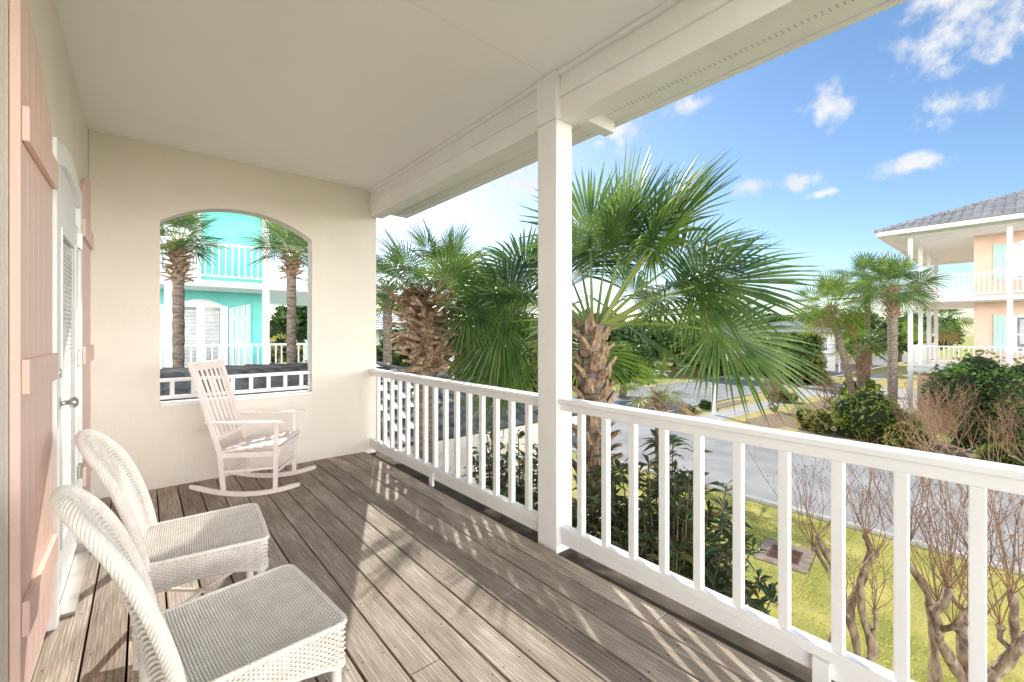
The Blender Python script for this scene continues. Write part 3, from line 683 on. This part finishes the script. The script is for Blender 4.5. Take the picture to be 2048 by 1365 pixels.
for i,(u,t_,zt,rx,m,lab) in enumerate(((1245,30,.9,2.4,'bushd','dark rounded tree behind the road junction'),(1010,24,1.4,2.4,'bushg','leafy green tree beyond the tile roof'),(790,20,1.8,2.0,'bushd','dark tree just behind the end wall corner'),(1395,44,1.8,2.8,'bushg','green tree left of the white houses'),(1598,36,1.7,2.2,'bushg','bushy tree between the white houses and the leaning palm'),(560,26,1.1,2.2,'bushy','pale shrubby tree beside the turquoise house'),(1535,44,1.6,2.2,'bushd','dark tree between the two far white houses'))):
    p=px(u,600,t=t_); bgtree(lab,p.x,p.y,zt,rx,350+i,m=m,n=4500,size=.17)
for i,(u,t_,s) in enumerate(((1440,46,1.2),(1560,40,1.5),(1500,46,1.3),(1620,38,1.2),(1090,30,1.6),(1160,36,1.6))):
    p=px(u,600,t=t_); bush(['round garden bush in front of the far white house','wide garden bush between the two far white houses','small garden bush beside the far white porch','garden bush left of the leaning palm foot','green bush behind the big palm trunk','dark bush seen behind the porch post'][i],(p.x,p.y,GZ+s*.6),(s*1.4,s*1.4,s),1200,.16,400+i,['bushd','bushg'][i%2])
# ---------------------------------------------------------------- roofs
def inpoly(p,poly):
    c=False; n=len(poly)
    for i in range(n):
        a,b=poly[i],poly[(i+1)%n]
        if (a[1]>p[1])!=(b[1]>p[1]) and p[0]<(b[0]-a[0])*(p[1]-a[1])/(b[1]-a[1])+a[0]: c=not c
    return c
def tile_plane(mb,poly,tw,tl,h,k=4,lip=.045):
    poly=[V(p) for p in poly]; U=(poly[1]-poly[0]).normalized(); N=U.cross(poly[-1]-poly[0]).normalized()
    if N.z<0: N=-N
    Vv=N.cross(U).normalized()
    if Vv.z<0: Vv=-Vv
    o=poly[0]; P2=[((p-o).dot(U),(p-o).dot(Vv)) for p in poly]
    us=[p[0] for p in P2]; vs=[p[1] for p in P2]
    mb.face([p-N*.02 for p in poly],0)
    rr=random.Random(9)
    for j in range(int(max(vs)/tl)+1):
        i=int(min(us)/tw)-1
        while i*tw<max(us):
            uc=(i+.5)*tw; vc=(j+.5)*tl
            if inpoly((uc,vc),P2):
                jz=rr.uniform(0,.006); i0=len(mb.v); v0=j*tl-.03; v1=(j+1)*tl+.01
                for q in range(k+1):
                    hh=h*math.sin(math.pi*q/k)
                    p=o+U*(i*tw+tw*q/k); mb.v.append(tuple(p+Vv*v0+N*(.012+jz))); mb.v.append(tuple(p+Vv*v0+N*(hh+lip+jz))); mb.v.append(tuple(p+Vv*v1+N*(hh+.005)))
                for q in range(k):
                    a=i0+q*3; mb.f.append((a,a+3,a+4,a+1)); mb.f.append((a+1,a+4,a+5,a+2)); mb.m+=[0,0]
            i+=1
def hip_roof(mb,x0,x1,y0,y1,ze,zr,along,inset,tw=.28,tl=.33,h=.05,k=4,hr=.11,lip=.045):
    A,B,C,Dd=V((x0,y0,ze)),V((x1,y0,ze)),V((x1,y1,ze)),V((x0,y1,ze))
    r0=V((x0+inset,(y0+y1)/2,zr)); r1=V((x1-inset,(y0+y1)/2,zr)); faces=[(A,B,r1,r0),(B,C,r1),(C,Dd,r0,r1),(Dd,A,r0)]; hips=[(A,r0),(Dd,r0),(B,r1),(C,r1),(r0,r1)]
    for f in faces: tile_plane(mb,f,tw,tl,h,k,lip)
    for a,b in hips:
        n=max(2,int((b-a).length/.35))
        for q in range(n):
            p=a.lerp(b,q/n)+UP*.02; p2=a.lerp(b,(q+1.1)/n)+UP*.01; mb.tube([p,p2],[hr,hr*.8],8)
GW=E('garage_wing','low wing with dark grey tile hip roof beyond the end wall','building',(1.5,8.3,GZ))
rx0,rx1,ry0,ry1,re,rr_=-5.5,7.0,5.85,10.7,-.22,.80
one('wall',M['cream2'],GW,(rx0+.5,rx1-.6,ry0+.45,ry1-.5,GZ,re-.05))
mb=MB(); hip_roof(mb,rx0,rx1,ry0,ry1,re,rr_,'x',3.6,tw=.26,tl=.30,h=.035,hr=.075,lip=.035); rf=mb.build('roof',M['tile'],GW)
one('fascia',M['white'],rf,(rx0,rx1,ry0-.02,ry0+.02,re-.2,re-.03),(rx1-.02,rx1+.02,ry0+.02,ry1,re-.2,re-.03),(rx0,rx1-.02,ry0+.021,ry1,re-.2,re-.17))
# ---------------------------------------------------------------- houses with balconies
def house(label,ox,oy,rz,W,Dp,B,SL,SR,lv,wallm,shm,roofm,posts,openings,zr,ov=1.1,extra_posts=()):
    t=E('house',label,'house',(ox,oy,GZ),rz)
    def b(name,mt,*bx,par=None,bevel=0):
        m_=MB()
        for q in bx: m_.box(q[0],q[1],q[2],q[3],q[4]-GZ,q[5]-GZ)
        return m_.build(name,mt,par or t,world=False,bevel=bevel)
    z0,z1,z2=lv
    b('wall',M[wallm],(0,W,0,Dp,GZ,z2))
    if B>1: b('base_wall',M[wallm],(-SL+.3,W+SR-.3,-B+.35,-.002,GZ,z0-.35))
    for zf in (z0,z1):
        b('balcony_floor',M['white'],(-SL,W+SR,-B,-.003,zf-.17,zf))
        if SL: b('balcony_floor',M['white'],(-SL,-.003,0,Dp*.7,zf-.17,zf))
        if SR: b('balcony_floor',M['white'],(W+.003,W+SR,0,Dp*.7,zf-.17,zf))
        rl=MB()
        def seg(xa,ya,xb,yb):
            d=V((xb-xa,yb-ya,0)); n=int(d.length/.15)
            for zz,hh in ((.98,.06),(.12,.05)): rl.bar((xa,ya,zf+zz-GZ),(xb,yb,zf+zz-GZ),.06,hh)
            for k in range(1,n):
                p=V((xa,ya,0))+d*k/n; rl.box(p.x-.016,p.x+.016,p.y-.016,p.y+.016,zf+.12-GZ,zf+.96-GZ)
        seg(-SL,-B+.06,W+SR,-B+.06)
        if SL: seg(-SL+.06,-B+.1,-SL+.06,Dp*.7)
        if SR: seg(W+SR-.06,-B+.1,W+SR-.06,Dp*.7)
        rl.build('railing',M['white'],t,world=False)
    b('porch_ceiling',M['white'],(-SL-.2,W+SR+.2,-B-.2,-.004,z2-.25,z2-.02),(-SL-.2,-.004,0,Dp*.7,z2-.25,z2-.02) if SL else (W+.004,W+SR+.2,0,Dp*.7,z2-.25,z2-.02))
    for x,y in list(posts)+list(extra_posts): b('post',M['white'],(x-.08,x+.08,y-.08,y+.08,GZ,z2-.25))
    for (fl,xc,w,h,kind,sh) in openings:
        zf=lv[fl]+(0.02 if kind=='door' else .75)
        fr=MB(); nn=10; rs=.16*w
        def tz(x): q=(x-xc)/(w/2); return zf+h+rs*(1-q*q)
        x0,x1=xc-w/2,xc+w/2
        fr.box(x0-.09,x0,-.07,-.001,zf-GZ,zf+h+.04-GZ); fr.box(x1,x1+.09,-.07,-.001,zf-GZ,zf+h+.04-GZ); fr.box(x0,x1,-.07,-.001,zf-.02-GZ,zf+.06-GZ)
        for k in range(nn):
            a=x0+w*k/nn; c=x0+w*(k+1)/nn
            fr.hexa([(a,-.07,zf+h-.02-GZ),(c,-.07,zf+h-.02-GZ),(c,-.001,zf+h-.02-GZ),(a,-.001,zf+h-.02-GZ),(a,-.07,tz(a)+.03-GZ),(c,-.07,tz(c)+.03-GZ),(c,-.001,tz(c)+.03-GZ),(a,-.001,tz(a)+.03-GZ)])
        ncol=2; 
        for k in range(ncol):
            a=x0+w*k/ncol; c=x0+w*(k+1)/ncol
            sw=.10 if kind=='door' else .04
            fr.box(a,a+sw,-.055,-.002,zf+.06-GZ,zf+h-.02-GZ); fr.box(c-sw,c,-.055,-.002,zf+.06-GZ,zf+h-.02-GZ)
            if kind=='door': fr.box(a+sw,c-sw,-.055,-.002,zf+.06-GZ,zf+.35-GZ)
        if kind=='window': fr.box(x0,x1,-.056,-.002,zf+h*.5-.03-GZ,zf+h*.5+.03-GZ)
        f=fr.build(kind,M['white'],t,world=False)
        b('glass',M['glass'],(x0,x1,-.02,-.0015,zf+.06,zf+h-.02),par=f)
        bl=MB()
        k=0
        while zf+.36+k*.04+.04<zf+h-.06:
            bl.box(x0+.12,x1-.12,-.03,-.0205,zf+.36+k*.04-GZ,zf+.386+k*.04-GZ); k+=1
        bl.build('blind',M['blind'],f,world=False)
        if sh:
            for s in (-1,1):
                xa=x0-.11-w*.5 if s<0 else x1+.11; xb=xa+w*.5; m_=MB()
                ta,tb=(zf+h+.14,zf+h-.02) if s<0 else (zf+h-.02,zf+h+.14)
                for k in range(4):
                    a=xa+(xb-xa)*k/4+.004; c=xa+(xb-xa)*(k+1)/4-.004; l1=ta+(tb-ta)*k/4; l2=ta+(tb-ta)*(k+1)/4
                    m_.hexa([(a,-.05,zf-GZ),(c,-.05,zf-GZ),(c,-.001,zf-GZ),(a,-.001,zf-GZ),(a,-.05,l1-GZ),(c,-.05,l2-GZ),(c,-.001,l2-GZ),(a,-.001,l1-GZ)])
                for q in (.15,.5,.85): m_.box(xa+.01,xb-.01,-.075,-.0505,zf+h*q-.05-GZ,zf+h*q+.05-GZ)
                m_.build('shutter',M[shm],t,world=False)
    m_=MB(); hip_roof(m_,-SL-ov,W+SR+ov,-B-ov,Dp+ov,z2+.03-GZ,zr-GZ,'x',(Dp+B+2*ov)/2*.95,tw=.30,tl=.36,h=.06,k=4)
    rf=m_.build('roof',M[roofm],t,world=False)
    m_=MB(); x0,x1,y0,y1=-SL-ov,W+SR+ov,-B-ov,Dp+ov; zz=z2-GZ
    m_.box(x0,x1,y0,y0+.04,zz-.17,zz+.02); m_.box(x0,x1,y1-.04,y1,zz-.17,zz+.02); m_.box(x0,x0+.04,y0+.041,y1-.041,zz-.17,zz+.02); m_.box(x1-.04,x1,y0+.041,y1-.041,zz-.17,zz+.02); m_.box(x0+.041,x1-.041,y0+.041,y1-.041,zz-.012,zz+.015)
    m_.build('eave',M['white'],rf,world=False)
    return t
W_=10.0; ox=2.94-W_
house('turquoise house with two white balconies seen through the arched opening',ox,15.5,0,W_,8,1.6,0,2.7,(.10,2.80,5.55),'turq','aqua','tileb',
   [(.49-ox,-1.5),(2.67-ox,-1.5),(5.5-ox,-1.5),(-1.7-ox,-1.5),(-4.2-ox,-1.5)],
   [(0,1.28-ox,1.15,2.05,'door',True),(1,.75-ox,.9,2.1,'door',False),(0,-3-ox,1.1,2.05,'door',True),(1,-3-ox,1.1,2.1,'door',True)],7.2,ov=.5,extra_posts=[(5.5-ox,1.5),(5.5-ox,4.5)])
house('peach house with mint shutters, white balconies and grey hip roof',28.5,1.6,R(-90),13,10,1.8,2.0,0,(-.16,2.95,6.0),'peach','mint','tileb',
   [(-1.9,-1.7),(1.1,-1.7),(4.4,-1.7)],
   [(1,1.75,1.05,1.5,'window',True),(0,1.75,1.05,1.5,'window',True),(1,5.2,1.05,1.5,'window',True),(0,5.2,1.05,1.5,'window',True)],8.6,ov=.95,extra_posts=[(-1.9,1.2),(-1.9,4.0),(-1.9,6.8)])
def far_house(label,u,t_,rz,W,Dp,zt,zr,wm='cream2'):
    p=px(u,600,t=t_); t=E('house',label,'house',(p.x,p.y,GZ),rz); hgt=zt-GZ
    def b(name,mt,*bx,par=None):
        m_=MB(); [m_.box(*q) for q in bx]; return m_.build(name,M[mt],par or t,world=False)
    b('wall',wm,(-W/2,W/2,0,Dp,0,hgt))
    b('balcony_floor','white',(-W/2,W/2,-1.8,-.003,hgt*.48,hgt*.48+.2))
    m_=MB()
    for k in range(int(W/.25)): x=-W/2+.1+k*.25; m_.box(x-.02,x+.02,-1.75,-1.71,hgt*.48+.2,hgt*.48+1.1)
    m_.box(-W/2,W/2,-1.77,-1.7,hgt*.48+1.1,hgt*.48+1.17); m_.build('railing',M['white'],t,world=False)
    n=int(W/2.6)
    for k in range(n+1): x=-W/2+.1+(W-.2)*k/n; b('post','white',(x-.09,x+.09,-1.8,-1.64,0,hgt-.003))
    for k in range(n):
        x=-W/2+(W)*(k+.5)/n
        for zz in (.3,hgt*.48+.3):
            f=b('window','white',(x-.6,x+.6,-.06,-.001,zz,zz+1.5)); b('glass','glass',(x-.5,x-.03,-.08,-.0605,zz+.1,zz+1.4),(x+.03,x+.5,-.08,-.0605,zz+.1,zz+1.4),par=f)
    m_=MB(); hip_roof(m_,-W/2-.7,W/2+.7,-2.4,Dp+.7,hgt+.02,zr-GZ,'x',(Dp+3)/2*.9,tw=.5,tl=.6,h=.07,k=2); m_.build('roof',M['tileb'],t,world=False)
far_house('small white porch house left of the far houses across the junction',1468,54,R(-52),8,6,1.2,2.3)
far_house('far white house with posts behind the leaning palm',1590,52,R(-62),8,6,1.5,2.7)
far_house('pale house seen between the end wall corner and the palm',795,34,R(-8),8,7,1.6,3.2)
far_house('pale house behind the big palm crown',1120,54,R(-30),10,6,1.2,2.4)
# ---------------------------------------------------------------- small things
SD=E('storm_drain','square concrete storm drain with rusty iron grate in the lawn','drain',(9.74,3.13,GZ),R(8))
mb=MB(); 
for b_ in ((-.55,.55,-.44,-.27),(-.55,.55,.27,.44),(-.55,-.33,-.2699,.2699),(.33,.55,-.2699,.2699)): mb.box(*b_,-.05,.015)
mb.build('concrete_collar',mat('dirty concrete',(.26,.19,.14),(.42,.33,.25),rough=.9,scale=5,bump=.4),SD,world=False)
mb=MB(); mb.box(-.329,.329,-.269,-.235,.0,.012); mb.box(-.329,.329,.235,.269,.0,.012); mb.box(-.329,-.29,-.2349,.2349,0,.012); mb.box(.29,.329,-.2349,.2349,0,.012); mb.box(-.015,.015,-.2349,.2349,0,.012)
for k in range(17): y=-.22+k*.0275; mb.box(-.2899,-.0151,y-.007,y+.007,.0,.010); mb.box(.0151,.2899,y-.007,y+.007,.0,.010)
mb.build('grate',M['rust'],SD,world=False)
mb=MB(); mb.box(-.329,.329,-.269,.269,-.0030,-.0005); mb.build('pit',M['dark'],SD,world=False)
mb=MB(); p=px(1428,830,z=GZ); mb.box(p.x-.09,p.x+.09,p.y-.09,p.y+.09,GZ,GZ+1.5); mb.box(p.x-.12,p.x+.12,p.y-.12,p.y+.12,GZ+1.5,GZ+1.56); mb.hexa([(p.x-.1,p.y-.1,GZ+1.56),(p.x+.1,p.y-.1,GZ+1.56),(p.x+.1,p.y+.1,GZ+1.56),(p.x-.1,p.y+.1,GZ+1.56),(p.x-.01,p.y-.01,GZ+1.68),(p.x+.01,p.y-.01,GZ+1.68),(p.x+.01,p.y+.01,GZ+1.68),(p.x-.01,p.y+.01,GZ+1.68)])
tag(mb.build('street_post',M['white'],loc=(p.x,p.y,GZ),bevel=.01),'short white post with pointed cap at the road junction','post')
# ---------------------------------------------------------------- camera, light, world
cd=bpy.data.cameras.new('camera'); cam=bpy.data.objects.new('camera',cd); col.objects.link(cam)
cd.sensor_width=36; cd.lens=874/2048*36; cd.shift_y=-.0076; cd.clip_start=.03; cd.clip_end=3000
cam.location=(0,0,H); cam.rotation_euler=(R(90),0,-math.atan2(.6455,.7638)); bpy.context.scene.camera=cam
sl=bpy.data.lights.new('sun','SUN'); sl.energy=5; sl.angle=R(.5); sl.color=(1,.96,.88); so=bpy.data.objects.new('sun',sl); col.objects.link(so)
ts=V((math.cos(SUN_EL)*math.sin(SUN_AZ),math.cos(SUN_EL)*math.cos(SUN_AZ),math.sin(SUN_EL))); so.rotation_euler=(-ts).to_track_quat('-Z','Y').to_euler()
w=bpy.data.worlds.new('World'); bpy.context.scene.world=w; w.use_nodes=True; n=w.node_tree.nodes; l=w.node_tree.links
bg=n['Background']; bg.inputs['Strength'].default_value=.15
sky=n.new('ShaderNodeTexSky'); sky.sky_type='NISHITA'; sky.sun_disc=False; sky.sun_elevation=SUN_EL; sky.sun_rotation=SUN_AZ; sky.altitude=0; sky.air_density=1.0; sky.dust_density=.4; sky.ozone_density=2.2
tc=n.new('ShaderNodeTexCoord')
def wm(op,a,b=None,c=None,clamp=False):
    x=n.new('ShaderNodeMath'); x.operation=op; x.use_clamp=clamp
    for i,v in enumerate((a,b,c)):
        if v is None: continue
        if isinstance(v,(int,float)): x.inputs[i].default_value=v
        else: l.new(v,x.inputs[i])
    return x.outputs[0]
def mrange(v,a,b,smooth=True):
    mr=n.new('ShaderNodeMapRange'); mr.interpolation_type='SMOOTHSTEP' if smooth else 'LINEAR'; mr.inputs[1].default_value=a; mr.inputs[2].default_value=b; l.new(v,mr.inputs[0]); return mr.outputs[0]
hs=n.new('ShaderNodeHueSaturation'); hs.inputs['Saturation'].default_value=1.12; hs.inputs['Value'].default_value=1.2; l.new(sky.outputs[0],hs.inputs['Color'])
clouds=[(1965,50,.10,1.4),(1860,5,.045,1.6),(1655,215,.045,1.0),(1910,210,.055,1.6),(1370,212,.045,1.5),(1240,262,.06,1.3),(1825,330,.06,3.2),(1600,366,.04,1.9),(1500,372,.045,2.2),(1040,360,.08,1.6),(1640,388,.03,3)]
cur=None
for (u,v,rad,sq) in clouds:
    d=(FW+RT*((u-1024)/874)+UP*((667-v)/874)); d.normalize()
    s=n.new('ShaderNodeVectorMath'); s.operation='SUBTRACT'; l.new(tc.outputs['Generated'],s.inputs[0]); s.inputs[1].default_value=d
    m_=n.new('ShaderNodeVectorMath'); m_.operation='MULTIPLY'; l.new(s.outputs[0],m_.inputs[0]); m_.inputs[1].default_value=(1,1,sq)
    le=n.new('ShaderNodeVectorMath'); le.operation='LENGTH'; l.new(m_.outputs[0],le.inputs[0])
    k=wm('SUBTRACT',1.0,wm('DIVIDE',le.outputs['Value'],rad)); cur=k if cur is None else wm('MAXIMUM',cur,k)
no=n.new('ShaderNodeTexNoise'); no.inputs['Scale'].default_value=26; no.inputs['Detail'].default_value=9; no.inputs['Roughness'].default_value=.6; l.new(tc.outputs['Generated'],no.inputs[0])
cur=wm('MAXIMUM',cur,-1.0)
f=wm('MULTIPLY_ADD',wm('SUBTRACT',no.outputs['Fac'],.5),3.0,cur)
fac=wm('MULTIPLY',wm('MULTIPLY',mrange(f,.0,1.0),mrange(cur,-.25,.25,False)),.95)
n2=n.new('ShaderNodeTexNoise'); n2.inputs['Scale'].default_value=9; n2.inputs['Detail'].default_value=4; l.new(tc.outputs['Generated'],n2.inputs[0])
cr=n.new('ShaderNodeValToRGB'); l.new(n2.outputs['Fac'],cr.inputs[0]); cr.color_ramp.elements[0].position=.35; cr.color_ramp.elements[0].color=(5.4,5.6,6.0,1); cr.color_ramp.elements[1].position=.6; cr.color_ramp.elements[1].color=(6.6,6.6,6.6,1)
mx=n.new('ShaderNodeMix'); mx.data_type='RGBA'; l.new(fac,mx.inputs[0]); l.new(hs.outputs[0],mx.inputs[6]); l.new(cr.outputs[0],mx.inputs[7])
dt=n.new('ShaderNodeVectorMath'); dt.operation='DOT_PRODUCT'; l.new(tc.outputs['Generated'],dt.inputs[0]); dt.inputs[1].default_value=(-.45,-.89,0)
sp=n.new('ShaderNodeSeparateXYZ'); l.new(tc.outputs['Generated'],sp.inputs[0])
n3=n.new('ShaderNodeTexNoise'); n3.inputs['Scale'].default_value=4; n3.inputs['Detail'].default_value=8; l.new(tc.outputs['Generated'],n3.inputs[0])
fill_glow=wm('MULTIPLY',wm('MULTIPLY',mrange(dt.outputs['Value'],.0,.45),mrange(sp.outputs[2],-.02,.02)),wm('SUBTRACT',1.0,mrange(sp.outputs[2],.14,.42)))  # bright glow added to the unseen sky behind the camera to light the porch
fill_glow=wm('MULTIPLY',fill_glow,mrange(n3.outputs['Fac'],.2,.6))
mb2=n.new('ShaderNodeMix'); mb2.data_type='RGBA'; l.new(fill_glow,mb2.inputs[0]); l.new(mx.outputs[2],mb2.inputs[6]); mb2.inputs[7].default_value=(88,85,82,1)
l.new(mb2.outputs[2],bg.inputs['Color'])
sc=bpy.context.scene; sc.view_settings.view_transform='Standard'; sc.view_settings.look='None'; sc.view_settings.exposure=0
